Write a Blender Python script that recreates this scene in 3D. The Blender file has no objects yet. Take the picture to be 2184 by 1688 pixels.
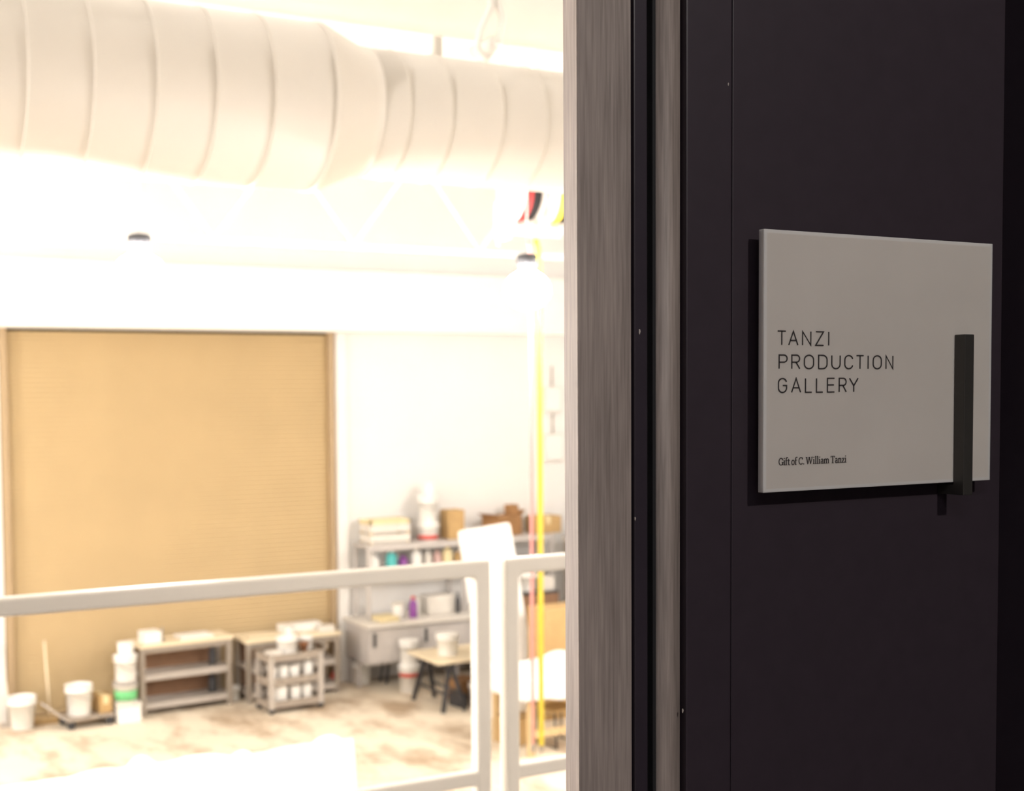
import bpy, bmesh, math, random
from mathutils import Vector, Matrix
random.seed(7)
C = bpy.context.scene.collection
S = bpy.context.scene

# ------------------------------------------------------------------ camera
# lens and attitude solved from the photo's vanishing points (pixels of a 2184 x 1688 frame)
FPX, PX, PY = 2900.0, 1092.0, 973.0
_X = Vector((6200-PX, 792-PY, FPX)).normalized()            # wall direction in camera axes (right, down, forward)
_D = Vector((1430-PX, 0, FPX)); _D.y = -(_X.x*_D.x+_X.z*_D.z)/_X.y; _D.normalize()
_Y = _D.cross(_X)
if _Y.z < 0: _Y = -_Y
EYE = Vector((0, 0, 1.52))
def cw(v): return Vector((_X.dot(v), _Y.dot(v), -_D.dot(v)))  # camera axes -> world
def at(px, py, x=None, y=None, z=None):
    d = cw(Vector(((px-PX)/FPX, (py-PY)/FPX, 1.0)))
    if x is not None: t = (x-EYE.x)/d.x
    elif y is not None: t = (y-EYE.y)/d.y
    else: t = (z-EYE.z)/d.z
    return EYE + d*t
cam = bpy.data.cameras.new('camera'); co = bpy.data.objects.new('camera', cam); C.objects.link(co)
r_, u_, b_ = cw(Vector((1, 0, 0))), cw(Vector((0, -1, 0))), cw(Vector((0, 0, -1)))
co.matrix_world = Matrix(((r_.x, u_.x, b_.x, EYE.x), (r_.y, u_.y, b_.y, EYE.y), (r_.z, u_.z, b_.z, EYE.z), (0, 0, 0, 1)))
cam.sensor_fit = 'HORIZONTAL'; cam.sensor_width = 36.0
cam.lens = 36.0*FPX/2184.0
cam.shift_x = 0.0; cam.shift_y = (PY-844.0)/2184.0
cam.clip_start = 0.02; cam.clip_end = 100
cam.dof.use_dof = True; cam.dof.focus_distance = 1.10; cam.dof.aperture_fstop = 9.5
S.camera = co

# ------------------------------------------------------------------ world, exposure
w = bpy.data.worlds.new('world'); S.world = w; w.use_nodes = True
w.node_tree.nodes['Background'].inputs[0].default_value = (1.0, 0.93, 0.82, 1)
w.node_tree.nodes['Background'].inputs[1].default_value = 0.02
S.view_settings.view_transform = 'Standard'; S.view_settings.look = 'None'
S.view_settings.gamma = 1.0; S.view_settings.use_curve_mapping = False
S.view_settings.exposure = 0.0
S.cycles.caustics_reflective = False; S.cycles.caustics_refractive = False
LAMP_W = (1.0, 0.945, 0.895)        # warm white shop lamps
LAMP_E = 610.0                     # radiance of the added pendant globes out of view
LAMP_LOW = 300.0                   # radiance of the left pendant in view
LAMP_DIM = 110.0                   # radiance of the pendant by the hoses
CORR_P = 84.0                     # watts of the corridor spot

# ------------------------------------------------------------------ materials
def mat(name, col, rough=0.6, metal=0.0, var=0.06, scale=8.0, bump=0.0, stretch=(1, 1, 1), emit=None, coat=0.0, spec=0.5):
    m = bpy.data.materials.new(name); m.use_nodes = True
    nt = m.node_tree; b = nt.nodes['Principled BSDF']
    b.inputs['Roughness'].default_value = rough; b.inputs['Metallic'].default_value = metal
    b.inputs['Specular IOR Level'].default_value = spec
    if coat: b.inputs['Coat Weight'].default_value = coat
    tc = nt.nodes.new('ShaderNodeTexCoord'); mp = nt.nodes.new('ShaderNodeMapping'); mp.inputs['Scale'].default_value = stretch
    nt.links.new(tc.outputs['Object'], mp.inputs['Vector'])
    n = nt.nodes.new('ShaderNodeTexNoise'); n.inputs['Scale'].default_value = scale; n.inputs['Detail'].default_value = 5
    nt.links.new(mp.outputs[0], n.inputs['Vector'])
    r = nt.nodes.new('ShaderNodeValToRGB')
    r.color_ramp.elements[0].position = 0.3; r.color_ramp.elements[1].position = 0.7
    r.color_ramp.elements[0].color = (*[c*(1-var) for c in col], 1); r.color_ramp.elements[1].color = (*[min(1, c*(1+var)) for c in col], 1)
    nt.links.new(n.outputs['Fac'], r.inputs[0]); nt.links.new(r.outputs[0], b.inputs['Base Color'])
    if bump:
        bp = nt.nodes.new('ShaderNodeBump'); bp.inputs['Strength'].default_value = bump; bp.inputs['Distance'].default_value = 0.002
        nt.links.new(n.outputs['Fac'], bp.inputs['Height']); nt.links.new(bp.outputs[0], b.inputs['Normal'])
    if emit:
        b.inputs['Emission Color'].default_value = (*emit[0], 1); b.inputs['Emission Strength'].default_value = emit[1]
    return m

def wood_mat(name, dark, light, bumpy=0.25):
    """straight-grained weathered timber, grain along z"""
    m = bpy.data.materials.new(name); m.use_nodes = True
    nt = m.node_tree; b = nt.nodes['Principled BSDF']; b.inputs['Roughness'].default_value = 0.55
    tc = nt.nodes.new('ShaderNodeTexCoord')
    def noise(sc, st, det):
        mp = nt.nodes.new('ShaderNodeMapping'); mp.inputs['Scale'].default_value = st; nt.links.new(tc.outputs['Object'], mp.inputs[0])
        n = nt.nodes.new('ShaderNodeTexNoise'); n.inputs['Scale'].default_value = sc; n.inputs['Detail'].default_value = det
        nt.links.new(mp.outputs[0], n.inputs['Vector']); return n
    fine = noise(520, (1, 1, 0.035), 3); mid = noise(45, (1, 1, 0.10), 4); big = noise(9, (1, 1, 0.55), 2)
    a = nt.nodes.new('ShaderNodeMath'); a.operation = 'MULTIPLY_ADD'; a.inputs[1].default_value = 0.40
    nt.links.new(fine.outputs['Fac'], a.inputs[0])
    a2 = nt.nodes.new('ShaderNodeMath'); a2.operation = 'MULTIPLY_ADD'; a2.inputs[1].default_value = 0.35
    nt.links.new(mid.outputs['Fac'], a2.inputs[0])
    a3 = nt.nodes.new('ShaderNodeMath'); a3.operation = 'MULTIPLY'; a3.inputs[1].default_value = 0.25
    nt.links.new(big.outputs['Fac'], a3.inputs[0])
    nt.links.new(a3.outputs[0], a2.inputs[2]); nt.links.new(a2.outputs[0], a.inputs[2])
    r = nt.nodes.new('ShaderNodeValToRGB'); r.color_ramp.elements[0].position = 0.36; r.color_ramp.elements[1].position = 0.66
    r.color_ramp.elements[0].color = (*dark, 1); r.color_ramp.elements[1].color = (*light, 1)
    nt.links.new(a.outputs[0], r.inputs[0]); nt.links.new(r.outputs[0], b.inputs['Base Color'])
    bp = nt.nodes.new('ShaderNodeBump'); bp.inputs['Strength'].default_value = bumpy; bp.inputs['Distance'].default_value = 0.0006
    nt.links.new(a.outputs[0], bp.inputs['Height']); nt.links.new(bp.outputs[0], b.inputs['Normal'])
    return m

def floor_mat():
    """shop concrete with dusty tan patches and darker scuffs"""
    m = mat('shop_concrete', (0.78, 0.685, 0.545), 0.75, var=0.08, scale=0.9)
    nt = m.node_tree; b = nt.nodes['Principled BSDF']; tc = [n for n in nt.nodes if n.type == 'TEX_COORD'][0]
    mp = nt.nodes.new('ShaderNodeMapping'); mp.inputs['Scale'].default_value = (1.0, 0.55, 1); mp.inputs['Rotation'].default_value = (0, 0, 0.5)
    nt.links.new(tc.outputs['Object'], mp.inputs[0])
    n = nt.nodes.new('ShaderNodeTexNoise'); n.inputs['Scale'].default_value = 1.9; n.inputs['Detail'].default_value = 6; n.inputs['Roughness'].default_value = 0.65
    nt.links.new(mp.outputs[0], n.inputs['Vector'])
    r = nt.nodes.new('ShaderNodeValToRGB'); r.color_ramp.elements[0].position = 0.46; r.color_ramp.elements[1].position = 0.64
    r.color_ramp.elements[0].color = (1, 1, 1, 1); r.color_ramp.elements[1].color = (0.55, 0.47, 0.40, 1)
    nt.links.new(n.outputs['Fac'], r.inputs[0])
    mx = nt.nodes.new('ShaderNodeMix'); mx.data_type = 'RGBA'; mx.blend_type = 'MULTIPLY'; mx.inputs[0].default_value = 1
    old = b.inputs['Base Color'].links[0].from_socket
    nt.links.new(old, mx.inputs[6]); nt.links.new(r.outputs[0], mx.inputs[7]); nt.links.new(mx.outputs[2], b.inputs['Base Color'])
    return m

M = dict(
    plum=mat('plum_black_paint', (0.040, 0.0285, 0.037), 0.45, var=0.05, scale=60, bump=0.02, spec=0.35),
    plum_metal=mat('plum_black_metal', (0.036, 0.027, 0.036), 0.35, var=0.05, scale=40, spec=0.4),
    seal=mat('black_rubber_and_shade', (0.010, 0.009, 0.010), 0.8, var=0.1, scale=50),
    chip=mat('paint_chip', (0.55, 0.47, 0.42), 0.8),
    jamb=wood_mat('grey_brown_timber', (0.225, 0.180, 0.158), (0.47, 0.385, 0.34)),
    jamb_edge=wood_mat('pale_timber_edge', (0.42, 0.36, 0.30), (0.66, 0.58, 0.50)),
    acrylic=mat('frosted_acrylic', (0.72, 0.66, 0.60), 0.28, var=0.03, scale=14, coat=0.2),
    acrylic_edge_lit=mat('polished_acrylic_edge_lit', (0.82, 0.775, 0.73), 0.12, var=0.01, scale=10, coat=0.6),
    ink=mat('sign_ink', (0.030, 0.024, 0.024), 0.7, var=0.02),
    ink_soft=mat('sign_small_ink', (0.060, 0.050, 0.048), 0.7, var=0.02),
    bar=mat('anodised_black', (0.052, 0.047, 0.042), 0.42, metal=0.25, var=0.05, scale=120),
    corr_floor=mat('corridor_floor', (0.20, 0.18, 0.17), 0.5),
    corr_wall=mat('corridor_grey', (0.40, 0.38, 0.37), 0.7),
    corr_ceil=mat('corridor_ceiling', (0.22, 0.21, 0.20), 0.8),
    white_wall=mat('warm_white_wall', (0.82, 0.80, 0.775), 0.85, var=0.015, scale=1.5),
    ceil=mat('white_deck', (0.90, 0.89, 0.87), 0.85, var=0.02, scale=2),
    floor=floor_mat(),
    duct=mat('duct_paint', (0.72, 0.68, 0.62), 0.6, var=0.02, scale=3),
    white_steel=mat('white_steel', (0.86, 0.84, 0.80), 0.5, var=0.02, scale=5),
    rail=mat('railing_enamel', (0.86, 0.82, 0.745), 0.4, var=0.02, scale=5),
    door=mat('tan_roller', (0.525, 0.395, 0.220), 0.6, var=0.04, scale=1.2),
    door_frame=mat('tan_guide', (0.40, 0.29, 0.17), 0.6, var=0.04, scale=3),
    plaster=mat('white_plastic', (0.90, 0.885, 0.85), 0.45, var=0.03, scale=9),
    milky=mat('milky_plastic', (0.74, 0.70, 0.64), 0.45, var=0.04, scale=9),
    lidgrey=mat('grey_lid', (0.36, 0.33, 0.30), 0.5),
    green=mat('green_label', (0.16, 0.55, 0.22), 0.6),
    red=mat('red_plastic', (0.62, 0.07, 0.05), 0.5),
    red_hose_deep=mat('deep_red_hose', (0.42, 0.03, 0.03), 0.5),
    teal=mat('teal_plastic', (0.10, 0.55, 0.55), 0.5),
    purple=mat('purple_plastic', (0.24, 0.06, 0.30), 0.5),
    pinkish=mat('dusty_pink', (0.62, 0.42, 0.38), 0.6),
    cream=mat('cream_yellow', (0.80, 0.68, 0.40), 0.6),
    yellow=mat('yellow_hose', (0.92, 0.74, 0.08), 0.45),
    pinkhose=mat('red_hose', (0.82, 0.36, 0.35), 0.45),
    steel=mat('grey_steel', (0.335, 0.285, 0.235), 0.55, metal=0.0, var=0.08, scale=12),
    steel_light=mat('light_grey_steel', (0.48, 0.435, 0.39), 0.55, metal=0.0, var=0.06, scale=10),
    steel_pale=mat('pale_grey_steel', (0.56, 0.525, 0.50), 0.55, var=0.04, scale=8),
    dark=mat('black_plastic', (0.045, 0.045, 0.050), 0.5, var=0.15, scale=12),
    brown=mat('rust_brown', (0.30, 0.13, 0.06), 0.7),
    board=mat('brown_hardboard', (0.27, 0.15, 0.085), 0.75, var=0.1, scale=10),
    ply=mat('birch_ply', (0.82, 0.70, 0.50), 0.6, var=0.08, scale=7, stretch=(0.3, 3, 3)),
    pine=mat('pine', (0.62, 0.45, 0.24), 0.65, var=0.12, scale=9, stretch=(3, 3, 0.4)),
    card=mat('cardboard', (0.52, 0.34, 0.15), 0.85, var=0.06, scale=10),
    card_dark=mat('cardboard_dark', (0.36, 0.19, 0.08), 0.85, var=0.08, scale=10),
    foam=mat('white_foam_board', (0.88, 0.86, 0.83), 0.8, var=0.015),
    cloth=mat('white_sheet', (0.90, 0.89, 0.87), 0.9, var=0.02, scale=6),
    globe_low=mat('low_lamp_glass', (0.9, 0.9, 0.9), 0.4, emit=(LAMP_W, LAMP_DIM)),
    globe_dim=mat('dim_lamp_glass', (0.9, 0.9, 0.9), 0.4, emit=(LAMP_W, LAMP_LOW)),
    globe=mat('added_lamp_glass', (0.9, 0.9, 0.9), 0.4, emit=(LAMP_W, LAMP_E)),
    fill_panel_lens=mat('fill_panel_diffuser', (0.9, 0.9, 0.9), 0.4, emit=((0.88, 0.90, 1.0), 10.0)),
    lens=mat('downlight_lens', (0.9, 0.9, 0.9), 0.4, emit=((1.0, 0.92, 0.85), 6.0)),
)

for q in ('acrylic', 'acrylic_edge_lit'):
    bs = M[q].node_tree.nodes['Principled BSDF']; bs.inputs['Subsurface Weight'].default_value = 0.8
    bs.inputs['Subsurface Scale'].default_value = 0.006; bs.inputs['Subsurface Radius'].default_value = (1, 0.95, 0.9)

# ------------------------------------------------------------------ mesh helpers
class MB:
    def __init__(s): s.bm = bmesh.new(); s.mi = 0; s.mats = []
    def _tagm(s, faces):
        for f in faces: f.material_index = s.mi
    def box(s, x0, x1, y0, y1, z0, z1, bev=0.0, rz=0.0, piv=None):
        r = bmesh.ops.create_cube(s.bm, size=1.0); v = r['verts']
        for q in v: q.co = Vector(((x0+x1)/2+q.co.x*(x1-x0), (y0+y1)/2+q.co.y*(y1-y0), (z0+z1)/2+q.co.z*(z1-z0)))
        fs = list({f for q in v for f in q.link_faces}); s._tagm(fs)
        if bev:
            es = list({e for q in v for e in q.link_edges})
            rb = bmesh.ops.bevel(s.bm, geom=es, offset=bev, segments=2, affect='EDGES', profile=0.6)
            s._tagm(rb['faces']); v = list({q for f in rb['faces'] for q in f.verts})
        if rz:
            pv = Vector(piv or ((x0+x1)/2, (y0+y1)/2, 0)); m = Matrix.Rotation(rz, 3, 'Z')
            for q in v: q.co = m @ (q.co-pv) + pv
        return s
    def lathe(s, prof, c=(0, 0, 0), seg=24, axis='Z', cap=True):
        rings = []
        for (r, h) in prof:
            ring = []
            for i in range(seg):
                a = 2*math.pi*i/seg; p = (r*math.cos(a), r*math.sin(a), h)
                if axis == 'X': p = (p[2], p[0], p[1])
                elif axis == 'Y': p = (p[0], p[2], p[1])
                ring.append(s.bm.verts.new(Vector(p)+Vector(c)))
            rings.append(ring)
        fs = []
        for a, b in zip(rings, rings[1:]):
            for i in range(seg): fs.append(s.bm.faces.new((a[i], a[(i+1) % seg], b[(i+1) % seg], b[i])))
        if cap:
            fs.append(s.bm.faces.new(rings[0][::-1])); fs.append(s.bm.faces.new(rings[-1]))
        for f in fs: f.smooth = True
        s._tagm(fs); return s
    def tube(s, pts, r, seg=12, closed=False):
        pts = [Vector(p) for p in pts]; n = len(pts); rings = []
        up = None
        for i, p in enumerate(pts):
            if closed: t = (pts[(i+1) % n]-pts[i-1])
            else: t = (pts[min(i+1, n-1)]-pts[max(i-1, 0)])
            t.normalize()
            if up is None:
                up = Vector((0, 0, 1)) if abs(t.z) < 0.9 else Vector((0, 1, 0))
            a = t.cross(up).normalized(); b = a.cross(t).normalized(); up = b
            sc = 1.0
            if 0 < i < n-1 or closed:
                d0 = (pts[i]-pts[i-1]).normalized(); d1 = (pts[(i+1) % n]-pts[i]).normalized()
                sc = 1.0/max(0.5, math.sqrt((1+max(-0.5, d0.dot(d1)))/2)) if d0.dot(d1) < 0.97 else 1.0
            ring = []
            for k in range(seg):
                an = 2*math.pi*k/seg
                o = a*math.cos(an)*r + b*math.sin(an)*r
                if sc > 1.01:
                    dd = (d1-d0).normalized(); o = o + dd*(o.dot(dd))*(sc-1)
                ring.append(s.bm.verts.new(p+o))
            rings.append(ring)
        fs = []
        prs = list(zip(rings, rings[1:])) + ([(rings[-1], rings[0])] if closed else [])
        for A, B in prs:
            for k in range(seg): fs.append(s.bm.faces.new((A[k], A[(k+1) % seg], B[(k+1) % seg], B[k])))
        if not closed: fs.append(s.bm.faces.new(rings[0][::-1])); fs.append(s.bm.faces.new(rings[-1]))
        for f in fs: f.smooth = True
        s._tagm(fs); return s
    def bar(s, p0, p1, wx, wy):
        """square bar between two points"""
        p0, p1 = Vector(p0), Vector(p1); t = (p1-p0).normalized()
        up = Vector((0, 1, 0)) if abs(t.y) < 0.9 else Vector((0, 0, 1))
        a = t.cross(up).normalized()*wx/2; b = t.cross(a).normalized()*wy/2
        q = [s.bm.verts.new(p+u*a+v*b) for p in (p0, p1) for (u, v) in ((-1, -1), (1, -1), (1, 1), (-1, 1))]
        fs = [s.bm.faces.new([q[i] for i in f]) for f in ((0, 1, 2, 3), (7, 6, 5, 4), (0, 4, 5, 1), (1, 5, 6, 2), (2, 6, 7, 3), (3, 7, 4, 0))]
        s._tagm(fs); return s
    def prism(s, poly, z0, z1, plane='XY'):
        def P(a, b, h): return Vector((a, b, h)) if plane == 'XY' else Vector((a, h, b)) if plane == 'XZ' else Vector((h, a, b))
        lo = [s.bm.verts.new(P(a, b, z0)) for a, b in poly]; hi = [s.bm.verts.new(P(a, b, z1)) for a, b in poly]
        n = len(poly); fs = [s.bm.faces.new(lo[::-1]), s.bm.faces.new(hi)]
        for i in range(n): fs.append(s.bm.faces.new((lo[i], lo[(i+1) % n], hi[(i+1) % n], hi[i])))
        s._tagm(fs); return s
    def build(s, name, m, parent=None, loc=None):
        bmesh.ops.recalc_face_normals(s.bm, faces=s.bm.faces)
        me = bpy.data.meshes.new(name); s.bm.to_mesh(me); s.bm.free()
        for q in (m if isinstance(m, (list, tuple)) else [m]): me.materials.append(q)
        o = bpy.data.objects.new(name, me); C.objects.link(o)
        if parent: o.parent = parent
        if loc is not None: o.location = loc
        return o

def thing(name, label, cat, loc=(0, 0, 0), rz=0.0, group=None):
    o = bpy.data.objects.new(name, None); C.objects.link(o); o.location = loc; o.rotation_euler = (0, 0, rz)
    o.empty_display_size = 0.1
    o['label'] = label; o['category'] = cat
    if group: o['group'] = group
    return o
def tag(o, label, cat, group=None):
    o['label'] = label; o['category'] = cat
    if group: o['group'] = group
    return o
def struct(o, label=None, cat=None):
    o['kind'] = 'structure'
    if label: o['label'] = label
    if cat: o['category'] = cat
    return o
def dup(root, loc, rz, label, group=None):
    r = root.copy(); C.objects.link(r); r.location = loc; r.rotation_euler = (0, 0, rz); r['label'] = label
    if group: r['group'] = group
    for ch in list(root.children):
        c = ch.copy(); C.objects.link(c); c.parent = r
        for g in list(ch.children):
            d = g.copy(); C.objects.link(d); d.parent = c
    return r

F = -2.48          # workshop floor, 2.5 m below the gallery
WY = 17.05         # far wall
CZ = 4.35          # workshop ceiling
RX = 10.75         # right wall

# ------------------------------------------------------------------ corridor side: walls, jamb, panel
JX, PXR = 0.6163, 0.9655
yF = 0.834
a0, a1 = at(1346, 844, y=yF).x, at(1233, 844, y=yF).x       # timber post, front face
yB = at(1207, 844, x=a1).y                                   # its shallow side face
b0, b1 = at(1353, 844, y=yF-0.002).x, at(1381, 844, y=yF-0.002).x
b = MB()
b.box(0.590, 1.10, 0.8725, 0.905, -0.15, 2.80); b.box(-1.3, 0.590, 0.8725, 0.99, 2.50, 2.80); b.box(-2.7, -1.3, 0.8725, 0.99, -0.15, 2.80)
b.box(0.68, 1.10, 0.905, 0.99, -0.15, 2.80)
struct(b.build('wall_front', M['plum']), 'plum black wall around the opening to the workshop', 'wall')
b = MB(); b.box(0.6660, PXR, 0.8281, 0.8715, 0, 2.80, bev=0.0008)
wr = struct(b.build('wall_sign_side', M['plum']), 'plum black wall panel that carries the frosted sign', 'wall')
b = MB(); b.box(PXR, 1.10, -2.0, 0.872, -0.15, 2.80, bev=0.001)
struct(b.build('wall_right', M['plum']), 'dark side wall returning towards the viewer at the right edge', 'wall')
b = MB(); b.box(-2.7, 1.10, -2.1, -2.0, -0.15, 2.80); struct(b.build('wall_back', M['corr_wall']), 'corridor wall behind the viewer', 'wall')
b = MB(); b.box(-2.8, -2.7, -2.1, 1.0, -0.15, 2.80); struct(b.build('wall_left', M['corr_wall']), 'corridor wall on the left, out of the picture', 'wall')
b = MB(); b.box(-2.8, 1.10, -2.1, 1.0, 2.80, 2.90); struct(b.build('ceiling', M['corr_ceil']), 'corridor ceiling', 'ceiling')
b = MB(); b.box(-2.7, PXR, -2.0, 0.872, -0.15, 0.0); struct(b.build('floor', M['corr_floor']), 'corridor floor', 'floor')

# timber reveal of the opening: broad face towards the opening, pale eased face at the workshop end
b = MB()
b.prism([(a0, yF), (a0, 0.872), (a1+0.012, 0.872), (a1+0.012, yB+0.004), (a1+0.0007, yB), (a1, yB-0.0007), (a1, yF+0.0006), (a1+0.0006, yF)], 0, 2.5)
struct(b.build('trim_1', M['jamb']), 'grey brown timber door jamb with straight grain beside the bright opening', 'door jamb')
b = MB(); b.box(b0, b1, yF-0.002, 0.8718, 0, 2.5, bev=0.0009)
st = struct(b.build('trim_2', M['plum_metal']), 'narrow plum black metal strip between two timber edges', 'trim')
b = MB(); b.box(a0+0.0003, b0-0.0003, yF+0.004, 0.8718, 0, 2.5); struct(b.build('trim_3', M['seal']), 'black seal in the groove beside the metal strip', 'trim')
n0 = at(1450, 844, y=yF).x; n1 = at(1406, 844, y=yF).x; nr = 0.010
b = MB(); b.prism([(n0, yF), (n0, 0.8718), (n1, 0.8718)]+[(n1+nr-nr*math.cos(a), yF+nr-nr*math.sin(a)) for a in [math.pi/2*i/10 for i in range(11)]], 0, 2.5)
nz = struct(b.build('trim_4', M['jamb']), 'grey brown timber nosing in the groove beside the plum panel', 'trim')
for q in nz.data.polygons: q.use_smooth = abs(q.normal.z) < 0.5 and q.normal.y < 0.2 and q.normal.x < 0.2
b = MB(); b.box(n1-0.0035, n1-0.0002, yF+0.0035, 0.8718, 0, 2.5, bev=0.0012); struct(b.build('trim_8', M['seal']), 'black strip painting shade into the groove beside the timber nosing', 'trim')  # black strip put in to darken the unlit groove side of the nosing
b = MB(); b.box(n0+0.0014, 0.6655, 0.828, 0.8712, 0, 2.8, bev=0.0014)
t5 = struct(b.build('trim_5', M['plum']), 'plum black casing left of the wall panel seam', 'trim')
for (px, py, y, par, r) in ((1364, 708, yF-0.0022, st, 0.0014), (1354.5, 1107, yF-0.0022, st, 0.0010), (1456, 1517, 0.8285, t5, 0.0012), (1553, 180, 0.8278, t5, 0.0009)):
    p = at(px, py, y=y); c = MB()
    c.prism([(p.x+r*k*math.cos(a), p.z+1.5*r*math.sin(a)) for a, k in ((0.2, .6), (1.3, .5), (2.2, .7), (3.6, .5), (4.7, .6))], y-0.0003, y+0.0004, 'XZ')
    q = c.build('paint_chip', M['chip'], par); q['label'] = 'pale chip in the dark paint'

# ------------------------------------------------------------------ the sign
SX0, SX1, SZ0, SZ1, SY = 0.683, 0.9336, 1.4363, 1.6382, 0.811
sg = thing('wall_sign', 'frosted white square edged room sign on the plum black wall', 'sign', (SX0, SY, SZ0))
W_, H_ = SX1-SX0, SZ1-SZ0
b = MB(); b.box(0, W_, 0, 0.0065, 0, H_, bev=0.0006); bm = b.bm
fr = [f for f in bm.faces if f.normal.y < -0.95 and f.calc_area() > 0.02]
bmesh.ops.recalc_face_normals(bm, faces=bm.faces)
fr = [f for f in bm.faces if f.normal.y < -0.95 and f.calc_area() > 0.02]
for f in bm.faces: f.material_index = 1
bmesh.ops.inset_region(bm, faces=fr, thickness=0.0032, depth=0.0)  # face border coloured lighter, the edge's refracted light put into its colour
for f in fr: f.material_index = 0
b.build('panel', [M['acrylic'], M['acrylic_edge_lit']], sg)
for sx in (0.05, W_-0.05):
    for sz in (0.045, H_-0.045): b = MB(); b.lathe([(0.008, 0.0065), (0.008, 0.0170)], (sx, 0, sz), 20, 'Y'); b.build('standoff', M['bar'], sg)
# square black bar that hooks under the sign
bx0 = 0.8886-SX0; z0 = 1.4258-SZ0; z1 = 1.5604-SZ0
b = MB(); b.box(bx0, bx0+0.0110, -0.0113, -0.0002, z0, z1, bev=0.0006); b.box(bx0, bx0+0.0110, -0.0010, 0.0168, z0, z0+0.0085, bev=0.0005)
o = b.build('holder_bar', M['bar'], sg); o['label'] = 'black square metal bar hooked under the sign'

def arc(cx, cy, rx, ry, a0, a1, n=10):
    return [(cx+rx*math.cos(math.radians(a0+(a1-a0)*i/n)), cy+ry*math.sin(math.radians(a0+(a1-a0)*i/n))) for i in range(n+1)]
GL = {  # stroke letters in a unit box (cap height 1)
    'T': [[(0, 1), (1, 1)], [(.5, 1), (.5, 0)]],
    'A': [[(0, 0), (.5, 1), (1, 0)], [(.18, .33), (.82, .33)]],
    'N': [[(0, 0), (0, 1), (1, 0), (1, 1)]],
    'Z': [[(0.03, 1), (1, 1), (0, 0), (1, 0)]],
    'I': [[(.5, 1), (.5, 0)]],
    'P': [[(0, 0), (0, 1), (.62, 1)]+arc(.62, .74, .38, .26, 90, -90)+[(0, .48)]],
    'R': [[(0, 0), (0, 1), (.60, 1)]+arc(.60, .74, .38, .26, 90, -90)+[(0, .48)], [(.52, .48), (1, 0)]],
    'O': [arc(.5, .66, .5, .34, 0, 180)+arc(.5, .34, .5, .34, 180, 360)+[(1, .66)]],
    'D': [[(0, 0), (0, 1), (.48, 1)]+arc(.48, .66, .52, .34, 90, 0)+arc(.48, .34, .52, .34, 0, -90)+[(0, 0)]],
    'U': [[(0, 1)]+arc(.5, .34, .5, .34, 180, 360)+[(1, 1)]],
    'C': [arc(.52, .68, .46, .32, 12, 180)+arc(.52, .32, .46, .32, 180, 348)],
    'G': [arc(.52, .68, .46, .32, 15, 180)+arc(.52, .33, .46, .33, 180, 360)+[(.98, .50), (.56, .50)]],
    'L': [[(0, 1), (0, 0), (1, 0)]],
    'E': [[(1, 1), (0, 1), (0, 0), (1, 0)], [(0, .52), (.92, .52)]],
    'Y': [[(0, 1), (.5, .45), (1, 1)], [(.5, .45), (.5, 0)]],
}
def ribbon(mb, pts, wd, y0=-0.00035, y1=0.0002):
    pts = [Vector((p[0], 0, p[1])) for p in pts]
    pts = [p for i, p in enumerate(pts) if i == 0 or (p-pts[i-1]).length > 1e-6]
    L, R = [], []
    n = len(pts)
    for i, p in enumerate(pts):
        d0 = (pts[i]-pts[i-1]).normalized() if i else (pts[1]-pts[0]).normalized()
        d1 = (pts[i+1]-pts[i]).normalized() if i < n-1 else d0
        n0 = Vector((-d0.z, 0, d0.x)); n1 = Vector((-d1.z, 0, d1.x)); m = (n0+n1)
        m = n0 if m.length < 0.3 else m.normalized()
        k = wd/2/max(0.45, m.dot(n0)); L.append(p+m*k); R.append(p-m*k)
    def ring(y): return [[mb.bm.verts.new((q.x, y, q.z)) for q in s] for s in (L, R)]
    fl, frr = ring(y0); bl, br = ring(y1)
    for i in range(n-1):
        mb.bm.faces.new((fl[i], fl[i+1], frr[i+1], frr[i])); mb.bm.faces.new((bl[i+1], bl[i], br[i], br[i+1]))
        mb.bm.faces.new((fl[i+1], fl[i], bl[i], bl[i+1])); mb.bm.faces.new((frr[i], frr[i+1], br[i+1], br[i]))
    mb.bm.faces.new((fl[0], frr[0], br[0], bl[0])); mb.bm.faces.new((frr[-1], fl[-1], bl[-1], br[-1]))
def textline(name, chars, px0, px1, x0, x1, zb, cap, lab):
    mb = MB(); k = (x1-x0)/(px1-px0)
    for ch, a, c in chars:
        a = x0+(a-px0)*k; c = x0+(c-px0)*k
        for s_ in GL[ch]: ribbon(mb, [(a+u*(c-a)-SX0, zb+v*cap-SZ0) for u, v in s_], 0.00098)
    o = mb.build(name, M['ink'], sg); o['label'] = lab; return o
textline('lettering', [('T', 250, 318), ('A', 344, 422), ('N', 463, 535), ('Z', 578, 646), ('I', 690, 696)], 250, 695, 0.6967, 0.7489, 1.5501, 0.0106, 'first line of thin dark capitals')
textline('lettering', [('P', 262, 330), ('R', 370, 438), ('O', 478, 558), ('D', 602, 676), ('U', 718, 792), ('C', 830, 907), ('T', 940, 1004), ('I', 1044, 1048), ('O', 1093, 1168), ('N', 1212, 1276)], 262, 1278, 0.6981, 0.8182, 1.5318, 0.0105, 'second line of thin dark capitals')
textline('lettering', [('G', 254, 330), ('A', 372, 450), ('L', 493, 548), ('L', 590, 646), ('E', 688, 750), ('R', 794, 858), ('Y', 888, 966)], 254, 966, 0.6970, 0.7800, 1.5134, 0.0108, 'third line of thin dark capitals')
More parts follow.
